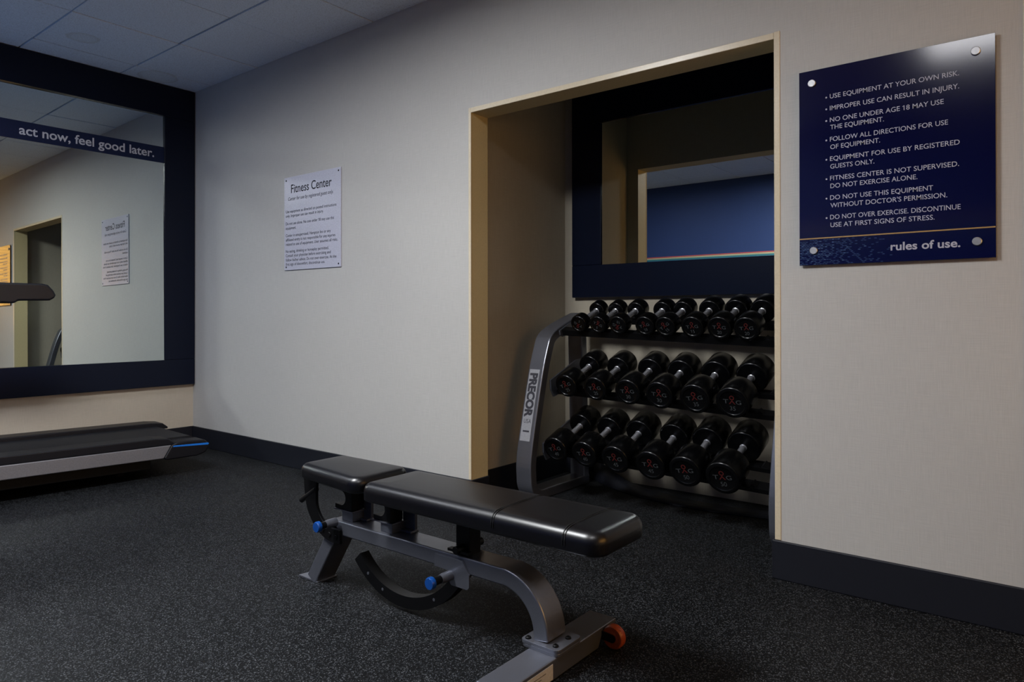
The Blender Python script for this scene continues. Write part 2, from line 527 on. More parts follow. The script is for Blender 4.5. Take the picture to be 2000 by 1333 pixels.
# ------------------------------------------------------------------ ceiling lights
for i, (x0, y1, x1, y0) in enumerate(LIGHTS):
    t = thing('ceiling_light', ('recessed fluorescent ceiling panel nearest the framed mirror', 'recessed fluorescent ceiling panel in front of the alcove',
              'recessed fluorescent ceiling panel in front of the navy rules sign')[i], 'ceiling light', ((x0 + x1) / 2, (y0 + y1) / 2, H), group='ceiling light panels')
    hx, hy = (x1 - x0) / 2, (y1 - y0) / 2
    bm = B()
    for s in ((-hx, hx, -hy, -hy + 0.10), (-hx, hx, hy - 0.03, hy), (-hx, -hx + 0.03, -hy + 0.03, hy - 0.03), (hx - 0.03, hx, -hy + 0.03, hy - 0.03)):
        box(bm, *s, -0.004, 0.012)
    link_mesh('frame', bm, M['white_metal'], t)
    bm = B()                                        # deep dark housing: the panel sits well up inside it
    for s in ((-hx + 0.02, hx - 0.02, -hy + 0.02, -hy + 0.03), (-hx + 0.02, hx - 0.02, hy - 0.03, hy - 0.02), (-hx + 0.02, -hx + 0.03, -hy + 0.03, hy - 0.03), (hx - 0.03, hx - 0.02, -hy + 0.03, hy - 0.03)):
        box(bm, *s, 0.012, 0.130)
    box(bm, -hx + 0.03, hx - 0.03, -hy + 0.0995, -hy + 0.103, 0.012, 0.129)
    box(bm, -hx + 0.02, hx - 0.02, -hy + 0.02, hy - 0.02, 0.130, 0.136)
    link_mesh('housing', bm, M['black_metal'], t)
    bm = B(); box(bm, -hx + 0.032, hx - 0.032, -hy + 0.105, hy - 0.032, LAMP_RECESS, LAMP_RECESS + 0.008)
    link_mesh('diffuser', bm, LAMPS[i], t)

# ------------------------------------------------------------------ mirrors
def picture_frame(bm, a0, a1, z0, z1, w, wb_, d0, d1, axis):
    """flat frame; axis 'x': lies on the left wall (a = y), axis 'y': on a wall facing -y (a = x)"""
    def bx(u0, u1, v0, v1):
        if axis == 'x':
            box(bm, d0, d1, u0, u1, v0, v1)
        else:
            box(bm, u0, u1, d0, d1, v0, v1)
    bx(a0, a1, z0, z0 + wb_); bx(a0, a1, z1 - w, z1)
    bx(a0, a0 + w, z0 + wb_, z1 - w); bx(a1 - w, a1, z0 + wb_, z1 - w)

def glass(bm, P, a0, a1, z0, z1, bev=0.016, dep=0.0007):
    """mirror plate with a ground bevel; P(a, z, out) gives the point"""
    o = [(a0, z0), (a1, z0), (a1, z1), (a0, z1)]
    i = [(a0 + bev, z0 + bev), (a1 - bev, z0 + bev), (a1 - bev, z1 - bev), (a0 + bev, z1 - bev)]
    O = [bm.verts.new(P(a, z, 0)) for a, z in o]; I = [bm.verts.new(P(a, z, dep)) for a, z in i]
    Bk = [bm.verts.new(P(a, z, -0.005)) for a, z in o]
    fs = [bm.faces.new(I), bm.faces.new(Bk)]
    for k in range(4):
        k2 = (k + 1) % 4
        fs.append(bm.faces.new((O[k], O[k2], I[k2], I[k]))); fs.append(bm.faces.new((Bk[k], Bk[k2], O[k2], O[k])))
    bmesh.ops.recalc_face_normals(bm, faces=fs)

# left wall mirror; it hangs a touch out of plumb
t = thing('wall_mirror', 'large black framed mirror with a navy motto band on the left wall', 'mirror', (0, -1.45, 0.47), group=None)
TA, TB = -0.0098, 0.0063
def LP(y, z, out):                 # point on the tilted glass, local to the mirror
    return Vector((0.014 - TA * (y - 0.15) - TB * (z - 1.10) + out, y, z))
bm = B(); picture_frame(bm, -1.35, 1.445, 0.0, 2.237, 0.230, 0.194, 0.001, 0.036, 'x')
link_mesh('frame', bm, M['frame'], t, bevel=0.004)
bm = B(); glass(bm, LP, -1.35 + 0.2, 1.445 - 0.2, 0.18, 2.015)
link_mesh('mirror_glass', bm, M['mirror'], t)
bm = B()
z0, z1, y0, y1 = 2.126 - 0.47, 2.245 - 0.47, -1.135, 1.2275
vv = [bm.verts.new(LP(y, z, o)) for o in (0.0012, 0.0032) for y, z in ((y0, z0), (y1, z0), (y1, z1), (y0, z1))]
for f in ((3, 2, 1, 0), (4, 5, 6, 7), (0, 1, 5, 4), (1, 2, 6, 5), (2, 3, 7, 6), (3, 0, 4, 7)):
    bm.faces.new([vv[i] for i in f])
band = link_mesh('motto_band', bm, M['band'], t)
bm = B()
add_text(bm, 'act now, feel good later.', LP(-1.148 + 1.45, 2.160 - 0.47, 0.0040), EY + Vector((-TA, 0, 0)), EZ + Vector((-TB, 0, 0)), 0.842, 0.058, bold=0.016)
link_mesh('lettering', bm, M['letter_white'], band)

# alcove mirror
MX0, MX1, MZ0, MZ1 = 2.853, 4.45, 1.102, 2.37
t = thing('wall_mirror', 'wide black framed mirror hanging in the alcove above the dumbbells', 'mirror', ((MX0 + MX1) / 2, ND, MZ0))
bm = B(); picture_frame(bm, MX0 - t.location.x, MX1 - t.location.x, 0, MZ1 - MZ0, 0.209, 0.1985, -0.040, -0.001, 'y')
link_mesh('frame', bm, M['frame'], t, bevel=0.004)
def NP(x, z, out):
    return Vector((x, -0.029 - out, z))
bm = B(); glass(bm, NP, MX0 - t.location.x + 0.19, MX1 - t.location.x - 0.19, 0.185, MZ1 - MZ0 - 0.19)
link_mesh('mirror_glass', bm, M['mirror'], t)

# ------------------------------------------------------------------ navy rules sign
SX0, SX1, SZ0, SZ1 = 4.4962, 5.0918, 1.1752, 1.8858
t = thing('rules_sign', 'navy acrylic rules of use sign on steel standoffs right of the alcove', 'sign', ((SX0 + SX1) / 2, 0, SZ0))
def S(x, z, y):
    return Vector((x - (SX0 + SX1) / 2, y, z - SZ0))
bm = B(); a, b = S(SX0, SZ0, -0.0155), S(SX1, SZ1, -0.0100)
box(bm, a.x, b.x, a.y, b.y, a.z, b.z)
link_mesh('panel', bm, M['sign_navy'], t, bevel=0.0006)
for x, z in ((4.541, 1.838), (5.040, 1.839), (4.546, 1.228), (5.042, 1.229)):
    bm = B()
    p = S(x, z, 0)
    lathe(bm, (p.x, -0.0005, p.z), (0, -1, 0), [(0, 0.0), (0, 0.010), (0.0092, 0.010), (0.0094, 0.0)], 24)
    lathe(bm, (p.x, -0.0156, p.z), (0, -1, 0), [(0, 0.0), (0, 0.0135), (0.005, 0.0135), (0.0062, 0.012), (0.0062, 0.0)], 32)
    link_mesh('standoff', bm, M['steel'], t, smooth=True)
bm = B(); a, b = S(SX0 + 0.001, 1.2700, -0.0163), S(SX1 - 0.001, 1.2742, -0.0156); box(bm, a.x, b.x, a.y, b.y, a.z, b.z)
link_mesh('gold_rule', bm, M['gold'], t)
bm = B()
tw, th_ = 0.0095, 0.0048
for iz in range(18):
    for ix in range(38):
        f = ix / 38
        if rnd.random() < f * 1.15 or rnd.random() < 0.12:
            continue
        x = SX0 + 0.002 + ix * tw + (tw / 2 if iz % 2 else 0); z = SZ0 + 0.002 + iz * th_ * 1.06
        if x + tw > SX0 + 0.35 or z + th_ > 1.269:
            continue
        p = S(x, z, -0.0159)
        vq = [bm.verts.new((p.x + u, p.y, p.z + w)) for u, w in ((0, 0), (tw - 0.0016, 0), (tw - 0.0016, th_ - 0.0016), (0, th_ - 0.0016))]
        bm.faces.new(vq).material_index = 1 if rnd.random() < 0.28 * (1 - f) else 0
link_mesh('mosaic_pattern', bm, None, t, mats=[M['mosaic_a'], M['mosaic_b']])
LINES = [('USE EQUIPMENT AT YOUR OWN RISK.', 1, 4.602, 4.995, 1.7715), ('IMPROPER USE CAN RESULT IN INJURY.', 1, 4.602, 4.995, 1.729),
         ('NO ONE UNDER AGE 18 MAY USE', 1, 4.602, 4.952, 1.687), ('THE EQUIPMENT.', 0, 4.603, 4.776, 1.660),
         ('FOLLOW ALL DIRECTIONS FOR USE', 1, 4.602, 4.964, 1.617), ('OF EQUIPMENT.', 0, 4.603, 4.764, 1.589),
         ('EQUIPMENT FOR USE BY REGISTERED', 1, 4.602, 4.996, 1.547), ('GUESTS ONLY.', 0, 4.603, 4.746, 1.519),
         ('FITNESS CENTER IS NOT SUPERVISED.', 1, 4.602, 4.994, 1.477), ('DO NOT EXERCISE ALONE.', 0, 4.603, 4.876, 1.449),
         ('DO NOT USE THIS EQUIPMENT', 1, 4.602, 4.921, 1.407), ("WITHOUT DOCTOR'S PERMISSION.", 0, 4.603, 4.961, 1.379),
         ('DO NOT OVER EXERCISE. DISCONTINUE', 1, 4.602, 4.998, 1.337), ('USE AT FIRST SIGNS OF STRESS.', 0, 4.603, 4.925, 1.309)]
bm = B()
for body, dot, x0, x1, z in LINES:
    add_text(bm, body, S(x0, z, -0.0160), EX, EZ, x1 - x0, 0.0160, bold=0.005)
    if dot:
        p = S(x0 - 0.012, z + 0.006, -0.0160)
        ring = [bm.verts.new(p + EX * (0.0032 * math.cos(k * math.pi / 6)) + EZ * (0.0032 * math.sin(k * math.pi / 6))) for k in range(12)]
        bm.faces.new(ring)
add_text(bm, 'rules of use.', S(4.795, 1.2145, -0.0160), EX, EZ, 0.202, 0.0262, bold=0.022)
link_mesh('lettering', bm, M['sign_text'], t)

# ------------------------------------------------------------------ white fitness notice
QX0, QX1, QZ0, QZ1 = 1.2196, 1.8109, 1.2910, 1.9007
QX0, QX1 = 1.2196, 1.8109
t = thing('wall_notice', 'white fitness center notice on the wall between mirror and alcove', 'sign', ((QX0 + QX1) / 2, 0, QZ0))
def Q(x, z, y):
    return Vector((x - (QX0 + QX1) / 2, y, z - QZ0))
bm = B(); a, b = Q(QX0, QZ0, -0.008), Q(QX1, QZ1, -0.0005); box(bm, a.x, b.x, a.y, b.y, a.z, b.z)
link_mesh('panel', bm, M['sign_white'], t, bevel=0.001)
for x, z in ((QX0 + 0.022, QZ1 - 0.02), (QX1 - 0.022, QZ1 - 0.02), (QX0 + 0.022, QZ0 + 0.02), (QX1 - 0.022, QZ0 + 0.02)):
    bm = B(); p = Q(x, z, -0.0078); lathe(bm, p, (0, -1, 0), [(0, 0), (0, 0.006), (0.002, 0.0045), (0.002, 0)], 16)
    link_mesh('screw', bm, M['black_metal'], t)
bm = B()
NOTE = [('Fitness Center', 1.296, 1.722, 1.795, 0.054, 0.012, 0), ('Center for use by registered guest only.', 1.265, 1.738, 1.747, 0.022, 0.004, 0.25),
        ('Use equipment as directed on posted instructions', 1.238, 1.769, 1.667, 0.018, 0.006, 0), ('only. Improper use can result in injury.', 1.238, 1.640, 1.638, 0.018, 0.006, 0),
        ('Do not use alone. No one under 18 may use this', 1.238, 1.745, 1.588, 0.018, 0.006, 0), ('equipment.', 1.238, 1.352, 1.558, 0.018, 0.006, 0),
        ('Center is unsupervised. Hampton Inn or any', 1.238, 1.712, 1.510, 0.018, 0.006, 0), ('affiliated entity is not responsible for any injuries', 1.238, 1.758, 1.481, 0.018, 0.006, 0),
        ('related to use of equipment. User assumes all risks.', 1.238, 1.782, 1.452, 0.018, 0.006, 0),
        ('No eating, drinking or horseplay permitted.', 1.238, 1.692, 1.406, 0.018, 0.006, 0), ('Consult your physician before exercising and', 1.238, 1.712, 1.378, 0.018, 0.006, 0),
        ('follow his/her advice. Do not over-exercise. At the', 1.238, 1.768, 1.349, 0.018, 0.006, 0), ('first sign of discomfort, discontinue use.', 1.238, 1.655, 1.321, 0.018, 0.006, 0)]
for body, x0, x1, z, cap, bd, sh in NOTE:
    add_text(bm, body, Q(x0, z, -0.0086), EX, EZ, x1 - x0, cap, bold=bd, shear=sh)
link_mesh('lettering', bm, M['ink'], t)

# ------------------------------------------------------------------ dumbbell rack
RX0, RX1 = 2.95, 4.288          # left faces of the two end frames
PW = 0.10
TH_R = R(21.0)
TIERS = [  # name, y of the front faces, x of each dumbbell, radius, head length, weight, roll, rail height at x=3.2 and its slope along x
    dict(n='top', y=0.52, x=[3.192, 3.313, 3.435, 3.591, 3.704, 3.847, 3.982, 4.112], r=[0.049, 0.050, 0.052, 0.054, 0.055, 0.058, 0.060, 0.061],
         lh=[0.062, 0.066, 0.070, 0.074, 0.080, 0.086, 0.092, 0.096], w=['5', '5', '10', '10', '15', '15', '20', '20'], roll=[150, -25, 160, 15, 35, 4, -3, 2], z0=0.898, sl=-0.030),
    dict(n='middle', y=0.43, x=[3.174, 3.354, 3.545, 3.718, 3.901, 4.081], r=[0.066, 0.068, 0.071, 0.073, 0.076, 0.078],
         lh=[0.112, 0.114, 0.118, 0.120, 0.126, 0.130], w=['25', '25', '30', '30', '35', '35'], roll=[20, 5, 2, -4, 8, -2], z0=0.552, sl=-0.034),
    dict(n='bottom', y=0.36, x=[3.154, 3.333, 3.513, 3.707, 3.884, 4.063], r=[0.072, 0.074, 0.076, 0.078, 0.080, 0.081],
         lh=[0.124, 0.126, 0.130, 0.134, 0.138, 0.140], w=['40', '40', '45', '45', '50', '50'], roll=[12, 6, 3, 0, 8, 5], z0=0.215, sl=-0.031)]
rack = thing('dumbbell_rack', 'silver and black three tier dumbbell rack standing in the alcove', 'rack', ((RX0 + RX1 + PW) / 2, 0.55, 0))
RC = rack.location.copy()
front_path = smooth_path([(0.42, 0.026), (0.352, 0.030), (0.305, 0.066), (0.290, 0.13), (0.298, 0.27), (0.390, 0.646), (0.448, 0.815), (0.480, 0.868),
                          (0.545, 0.903), (0.645, 0.938), (0.80, 0.984)], 6)
for x0 in (RX0, RX1):
    bm = B()
    ribbon(bm, [(u - RC.y, v) for u, v in front_path], 'yz', x0 - RC.x, x0 + PW - RC.x, 0.052)
    ribbon(bm, [(0.40 - RC.y, 0.026), (0.60 - RC.y, 0.026), (0.845 - RC.y, 0.026)], 'yz', x0 - RC.x + 0.0005, x0 + PW - RC.x - 0.0005, 0.052)
    ribbon(bm, [(0.815 - RC.y, 0.03), (0.80 - RC.y, 0.5), (0.785 - RC.y, 0.985)], 'yz', x0 - RC.x + 0.001, x0 + PW - RC.x - 0.001, 0.055)
    fr = link_mesh('side_frame', bm, M['silver'], rack, bevel=0.006, segs=3)
    if x0 == RX0:
        # maker's sticker on the sloping front face: reads downwards
        p0 = Vector((0.0, 0.296, 0.315)); p1 = Vector((0.0, 0.389, 0.690))
        d = (p0 - p1).normalized(); nrm = d.cross(EX)
        o = Vector((x0 + 0.009, 0, 0)) + p1 * 1.0 - Vector((RC.x, RC.y, 0))
        o.y -= 0.0258 / abs(nrm.y) - 0.0006
        L = (p0 - p1).length
        bm = B()
        # the face is gently curved, so the sticker follows the path it is stuck to
        def face_point(z):
            for (ua, va), (ub, vb) in zip(front_path, front_path[1:]):
                if va <= z <= vb and z > 0.1:
                    k = (z - va) / (vb - va); tt = Vector((ub - ua, vb - va)).normalized()
                    return Vector((0, ua + (ub - ua) * k, z)), Vector((0, -tt.y, tt.x)), Vector((0, tt.x, tt.y))
        prev = None
        for k in range(25):
            z = 0.69 - 0.375 * k / 24
            c, nn, tt = face_point(z)
            c = c + nn * 0.0268 - Vector((0, RC.y, 0))
            cur = [bm.verts.new((x0 - RC.x + u, c.y, c.z)) for u in (0.011, 0.078)]
            if prev:
                bm.faces.new((prev[0], prev[1], cur[1], cur[0]))
            prev = cur
        st = link_mesh('sticker', bm, M['sticker'], fr)
        md = st.modifiers.new('thickness', 'SOLIDIFY'); md.thickness = 0.0006
        bm = B()
        def on_face(bm, body, s0, width, cap, xoff, bold):
            b2 = B(); add_text(b2, body, (0, 0, 0), EX, EY, width, cap, bold=bold)
            mp = {}
            for v in b2.verts:
                z = 0.69 - (s0 + v.co.x) * 0.97
                c, nn, tt = face_point(z)
                c = c + nn * 0.0278 - Vector((0, RC.y, 0))
                mp[v] = bm.verts.new((x0 - RC.x + xoff + v.co.y, c.y, c.z))
            for f in b2.faces:
                bm.faces.new([mp[v] for v in f.verts])
            b2.free()
        on_face(bm, 'PRECOR', 0.020, 0.240, 0.046, 0.021, 0.055)
        for s0, w_, xo in ((0.330, 0.009, 0.022),):
            c0, c1 = face_point(0.69 - s0 * 0.97), face_point(0.69 - (s0 + w_) * 0.97)
            a, b = c0[0] + c0[1] * 0.0278 - Vector((0, RC.y, 0)), c1[0] + c1[1] * 0.0278 - Vector((0, RC.y, 0))
            bm.faces.new([bm.verts.new(p) for p in ((x0 - RC.x + 0.024, a.y, a.z), (x0 - RC.x + 0.066, a.y, a.z), (x0 - RC.x + 0.066, b.y, b.z), (x0 - RC.x + 0.024, b.y, b.z))])
        # 'USA' reads across, under the name
        c, nn, tt = face_point(0.408)
        c = c + nn * 0.0278 - Vector((RC.x - x0, RC.y, 0))
        add_text(bm, 'USA', c + EX * 0.022, EX, tt, 0.048, 0.022, bold=0.0)
        link_mesh('lettering', bm, M['ink'], st)

AX = Vector((0, math.cos(TH_R), math.sin(TH_R))); UP = Vector((0, -math.sin(TH_R), math.cos(TH_R)))
def rail_z(tr, x):
    return tr['z0'] + tr['sl'] * (x - 3.2)
for tr in TIERS:
    xa, xb = RX0 + PW, RX1
    Lmax = 2 * max(tr['lh']) + 0.14
    Lmin = 2 * min(tr['lh']) + 0.14
    f0, f1 = {'top': (0.026, 0.074), 'middle': (0.068, 0.118), 'bottom': (0.088, 0.150)}[tr['n']]
    lm = (Lmax + Lmin) / 2
    g0, g1 = lm - f1, lm - f0
    lip = {'top': 0.034, 'middle': 0.026, 'bottom': 0.022}[tr['n']]
    def pt(x, t, h):
        p = Vector((x, tr['y'], rail_z(tr, x))) + AX * t + UP * h
        return p - Vector((RC.x, RC.y, 0))
    def slab(bm, xa, xb, t0, t1, h0, h1):
        v = [bm.verts.new(pt(x, t_, h)) for h in (h0, h1) for x, t_ in ((xa, t0), (xb, t0), (xb, t1), (xa, t1))]
        for f in ((3, 2, 1, 0), (4, 5, 6, 7), (0, 1, 5, 4), (1, 2, 6, 5), (2, 3, 7, 6), (3, 0, 4, 7)):
            bm.faces.new([v[i] for i in f])
    xs_ = tr['x']; mids = [(a + b) / 2 for a, b in zip(xs_, xs_[1:])] + [xs_[-1] + tr['r'][-1] + 0.012]
    for (t0, t1) in ((f0, f1), (g0, g1)):
        bm = B()
        slab(bm, xa, xb, t0, t1, -0.008, -0.001)
        slab(bm, xa, xb, t0, t0 + 0.006, -lip, -0.008)
        slab(bm, xa, xb, t1 - 0.006, t1, -lip, -0.008)
        rl = link_mesh('shelf_rail', bm, M['black_metal'], rack)
        for xm in mids:                             # low wedge saddles between neighbouring heads
            bm = B()
            hw, hh = 0.014, 0.012
            v = [bm.verts.new(pt(xm + dx, t_, h)) for t_ in (t0 + 0.01, t1 - 0.01) for dx, h in ((-hw, -0.001), (hw, -0.001), (0, hh))]
            for f in ((0, 1, 2), (5, 4, 3), (0, 3, 4, 1), (1, 4, 5, 2), (2, 5, 3, 0)):
                bm.faces.new([v[i] for i in f])
            link_mesh('saddle', bm, M['rubber'], rl)
    # end brackets
    for xe, s in ((xa, 1), (xb, -1)):
        bm = B()
        zz = rail_z(tr, xe)
        y_ = tr['y']
        P_ = [(y_ + 0.008, zz + 0.082), (y_ + 0.26, zz + 0.178), (0.785, zz + 0.178 + 0.10 * (0.785 - y_ - 0.26)), (0.785, zz + 0.02), (y_ + 0.20, zz + 0.02), (y_ + 0.04, zz - 0.012), (y_ + 0.012, zz + 0.03)]
        if tr['n'] == 'top':
            P_ = [(y_ + 0.008, zz + 0.006), (y_ + 0.10, zz + 0.045), (0.76, zz + 0.075), (0.76, zz + 0.02), (y_ + 0.20, zz + 0.01), (y_ + 0.04, zz - 0.030), (y_ + 0.012, zz - 0.02)]
        prism(bm, [(u - RC.y, v) for u, v in P_], 'x', xe - RC.x - (0.004 if s > 0 else 0), xe - RC.x + (0.004 if s < 0 else 0) + (0.006 if s > 0 else -0.006))
        link_mesh('end_bracket', bm, M['silver'], rack, bevel=0.001)

# ------------------------------------------------------------------ dumbbells
ORD = ['first', 'second', 'third', 'fourth', 'fifth', 'sixth', 'seventh', 'eighth']
def head_profile(r, lh):
    return [(0.0035, 0.0), (0.0035, 0.70 * r), (0.0018, 0.735 * r), (0.0, 0.76 * r), (0.0, 0.86 * r), (0.0012, 0.92 * r), (0.0045, 0.97 * r), (0.010, r),
            (lh - 0.010, r), (lh - 0.0045, 0.97 * r), (lh - 0.001, 0.92 * r), (lh, 0.86 * r), (lh, 0.0)]
for tr in TIERS:
    for i, (x, r, lh, w, roll) in enumerate(zip(tr['x'], tr['r'], tr['lh'], tr['w'], tr['roll'])):
        L = 2 * lh + 0.14
        p = Vector((x, tr['y'], rail_z(tr, x))) + UP * r
        lab = 'black round dumbbell, %s from the left on the %s tier of the rack' % (ORD[i], tr['n'])
        if i == len(tr['x']) - 1:
            lab = 'black round dumbbell at the right end of the %s tier of the rack' % tr['n']
        if i == 0:
            lab = 'black round dumbbell at the left end of the %s tier of the rack' % tr['n']
        d = thing('dumbbell', lab, 'dumbbell', p, (TH_R, 0, 0), group='dumbbells on the %s tier of the rack' % tr['n'])
        bm = B(); lathe(bm, (0, 0, 0), (0, 1, 0), head_profile(r, lh), 48)
        fh = link_mesh('head', bm, M['urethane'], d, smooth=True)
        bm = B(); lathe(bm, (0, L, 0), (0, -1, 0), head_profile(r, lh), 48)
        link_mesh('head', bm, M['urethane'], d, smooth=True)
        bm = B()
        hr = 0.0155
        lathe(bm, (0, lh - 0.003, 0), (0, 1, 0), [(0, 0), (0, 0.0180), (0.006, 0.0180), (0.008, hr), (0.045, hr), (0.073, hr * 1.04), (0.101, hr), (0.138, hr), (0.140, 0.0180), (0.146, 0.0180), (0.146, 0)], 28)
        link_mesh('handle', bm, M['chrome'], d, smooth=True)
        # face print: a red ring-headed figure between two grey letters, weight below
        a = R(roll); ex = Vector((math.cos(a), 0, math.sin(a))); ey = Vector((-math.sin(a), 0, math.cos(a)))
        q = r * 0.62; oy = Vector((0, 0.0028, 0))
        bm = B()
        cap = q * 0.42
        add_text(bm, 'T', oy - ex * q * 0.86 - ey * q * 0.10, ex, ey, q * 0.50, cap, 0.0)
        add_text(bm, 'G', oy + ex * q * 0.36 - ey * q * 0.10, ex, ey, q * 0.50, cap, 0.0)
        add_text(bm, w, oy - ey * q * 0.78, ex, ey, None, q * 0.42, 0.0, midx=True)
        link_mesh('print', bm, M['grey_print'], fh)
        bm = B()
        n = 20; cen = oy + ey * q * 0.52
        for k in range(n):
            a0, a1 = 2 * math.pi * k / n, 2 * math.pi * (k + 1) / n
            bm.faces.new([bm.verts.new(cen + (ex * math.cos(t_) + ey * math.sin(t_)) * q * rr) for t_, rr in ((a0, 0.14), (a0, 0.24), (a1, 0.24), (a1, 0.14))])
        for s in (-1, 1):
            bm.faces.new([bm.verts.new(oy + ex * u * q * s + ey * v * q) for u, v in ((0.0, 0.30), (0.0, 0.12), (0.20, -0.12), (0.32, -0.12))])
        link_mesh('red_figure', bm, M['red'], fh)

# ------------------------------------------------------------------ adjustable bench
BY = -1.060
bench = thing('weight_bench', 'adjustable bench with black vinyl pads and silver frame in front of the alcove', 'bench', (3.7, BY, 0))
def bn(name, bm, material, parent=None, **kw):
    for v in bm.verts:
        v.co.x -= 3.7; v.co.y -= BY
    return link_mesh(name, bm, material, parent or bench, **kw)

def rounded_outline(pts, rad, n=8):
    """polygon with rounded corners, rad per corner"""
    out = []
    k = len(pts)
    for i in range(k):
        p0, p1, p2 = Vector(pts[i - 1]), Vector(pts[i]), Vector(pts[(i + 1) % k])
        a, b = (p0 - p1).normalized(), (p2 - p1).normalized()
        ang = a.angle(b); rr = rad[i]; dist = rr / math.tan(ang / 2)
        c = p1 + (a + b).normalized() * (rr / math.sin(ang / 2))
        s, e = p1 + a * dist, p1 + b * dist
        a0 = math.atan2(s.y - c.y, s.x - c.x); a1 = math.atan2(e.y - c.y, e.x - c.x)
        da = (a1 - a0 + math.pi) % (2 * math.pi) - math.pi
        for j in range(n + 1):
            t_ = a0 + da * j / n
            out.append((c.x + rr * math.cos(t_), c.y + rr * math.sin(t_)))
    return out

def pad(outline, z0, z1, rtop, rbot, dome=0.0):
    """cushion: plan outline with softly rolled top and bottom edges"""
    bm = B()
    cx = sum(p[0] for p in outline) / len(outline); cy = sum(p[1] for p in outline) / len(outline)
    n = len(outline)
    nor = []
    for i in range(n):
        p, q = Vector(outline[i - 1]), Vector(outline[(i + 1) % n]); d = (q - p).normalized()
        nr = Vector((d.y, -d.x))
        if nr.dot(Vector(outline[i]) - Vector((cx, cy))) < 0:
            nr = -nr
        nor.append(nr)
    levels = [(z0 + rbot * (1 - math.cos(math.pi / 2 * k / 5)), rbot * (1 - math.sin(math.pi / 2 * k / 5))) for k in range(6)]
    levels += [(z1 - rtop * (1 - math.cos(math.pi / 2 * (1 - k / 7))), rtop * (1 - math.sin(math.pi / 2 * (1 - k / 7)))) for k in range(8)]
    rings = []
    for z, ins in levels:
        rings.append([bm.verts.new((p[0] - nr.x * ins, p[1] - nr.y * ins, z)) for p, nr in zip(outline, nor)])
    for a, b in zip(rings, rings[1:]):
        for k in range(n):
            bm.faces.new((a[k], a[(k + 1) % n], b[(k + 1) % n], b[k]))
    bm.faces.new(rings[0][::-1])
    last = rings[-1]
    inner = [bm.verts.new((cx + (v.co.x - cx) * 0.86, cy + (v.co.y - cy) * 0.80, z1 + dome)) for v in last]
    for k in range(n):
        bm.faces.new((last[k], last[(k + 1) % n], inner[(k + 1) % n], inner[k]))
    bm.faces.new(inner)
    bmesh.ops.recalc_face_normals(bm, faces=bm.faces)
    return bm

PW2 = 0.132
main_out = rounded_outline([(3.432, BY - PW2), (4.352, BY - PW2), (4.352, BY + PW2), (3.432, BY + PW2)], [0.036, 0.050, 0.050, 0.036])
mp = bn('back_pad', pad(main_out, 0.381, 0.443, 0.030, 0.010, 0.003), M['vinyl'], smooth=True)
def seam_strip(x, parent):
    bm = B()
    for dx in (-0.0035, 0.0035):
        prof = [(BY - PW2 - 0.0008, 0.400), (BY - PW2 - 0.0004, 0.415), (BY - PW2 + 0.0035, 0.4286), (BY - PW2 + 0.0115, 0.4378), (BY - PW2 + 0.024, 0.4432), (BY - PW2 + 0.05, 0.4452), (BY, 0.4462),
                (BY + PW2 - 0.05, 0.4452), (BY + PW2 - 0.024, 0.4432), (BY + PW2 - 0.0115, 0.4378), (BY + PW2 - 0.0035, 0.4286), (BY + PW2 + 0.0004, 0.415), (BY + PW2 + 0.0008, 0.400)]
        ribbon(bm, prof, 'yz', x + dx - 0.0013, x + dx + 0.0013, 0.0028)
    return bn('seam', bm, M['rubber'], parent)
for x in (4.005, 4.245):
    s_ = seam_strip(x, mp)
seat_out = rounded_outline([(3.052, BY - 0.105), (3.410, BY - 0.130), (3.410, BY + 0.130), (3.052, BY + 0.105)], [0.036, 0.048, 0.048, 0.048])
bm = pad(seat_out, 0.392, 0.447, 0.027, 0.012, 0.002)
for v in bm.verts:
    v.co.z += (3.41 - v.co.x) * 0.020
bn('seat_pad', bm, M['vinyl'], smooth=True)

# spine: straight beam, wide bend, down to the front crossbar
bm = B()
spine = [(3.165, 0.229), (3.5, 0.229), (3.80, 0.229), (3.955, 0.229)] + arc(3.965, 0.087, 0.1425, 89, 1, 40) + [(4.109, 0.079)]
ribbon(bm, spine, 'xz', BY - 0.045, BY + 0.045, 0.050)
sp = bn('frame', bm, M['silver'], bevel=0.005, segs=3, smooth=True)
bm = B()
for z0, z1, g in ((0.0605, 0.0690, 0.0), (0.0692, 0.0790, 0.004)):
    prism(bm, rounded_outline([(4.052 - g, BY - 0.062), (4.178, BY - 0.062), (4.178, BY + 0.062), (4.052 - g, BY + 0.062)], [0.016] * 4, 5), 'z', z0, z1)
bn('column_plate', bm, M['silver'], sp, bevel=0.0012)
for x, y in ((4.156, BY - 0.040), (4.156, BY + 0.022), (4.066, BY - 0.046), (4.066, BY + 0.046)):
    bm = B(); lathe(bm, (x, y, 0.079), (0, 0, 1), [(0, 0), (0, 0.0085), (0.004, 0.008), (0.0065, 0.0045), (0.0065, 0.003), (0.004, 0.003), (0.004, 0)], 20)
    bn('bolt', bm, M['black_metal'], sp, smooth=True)
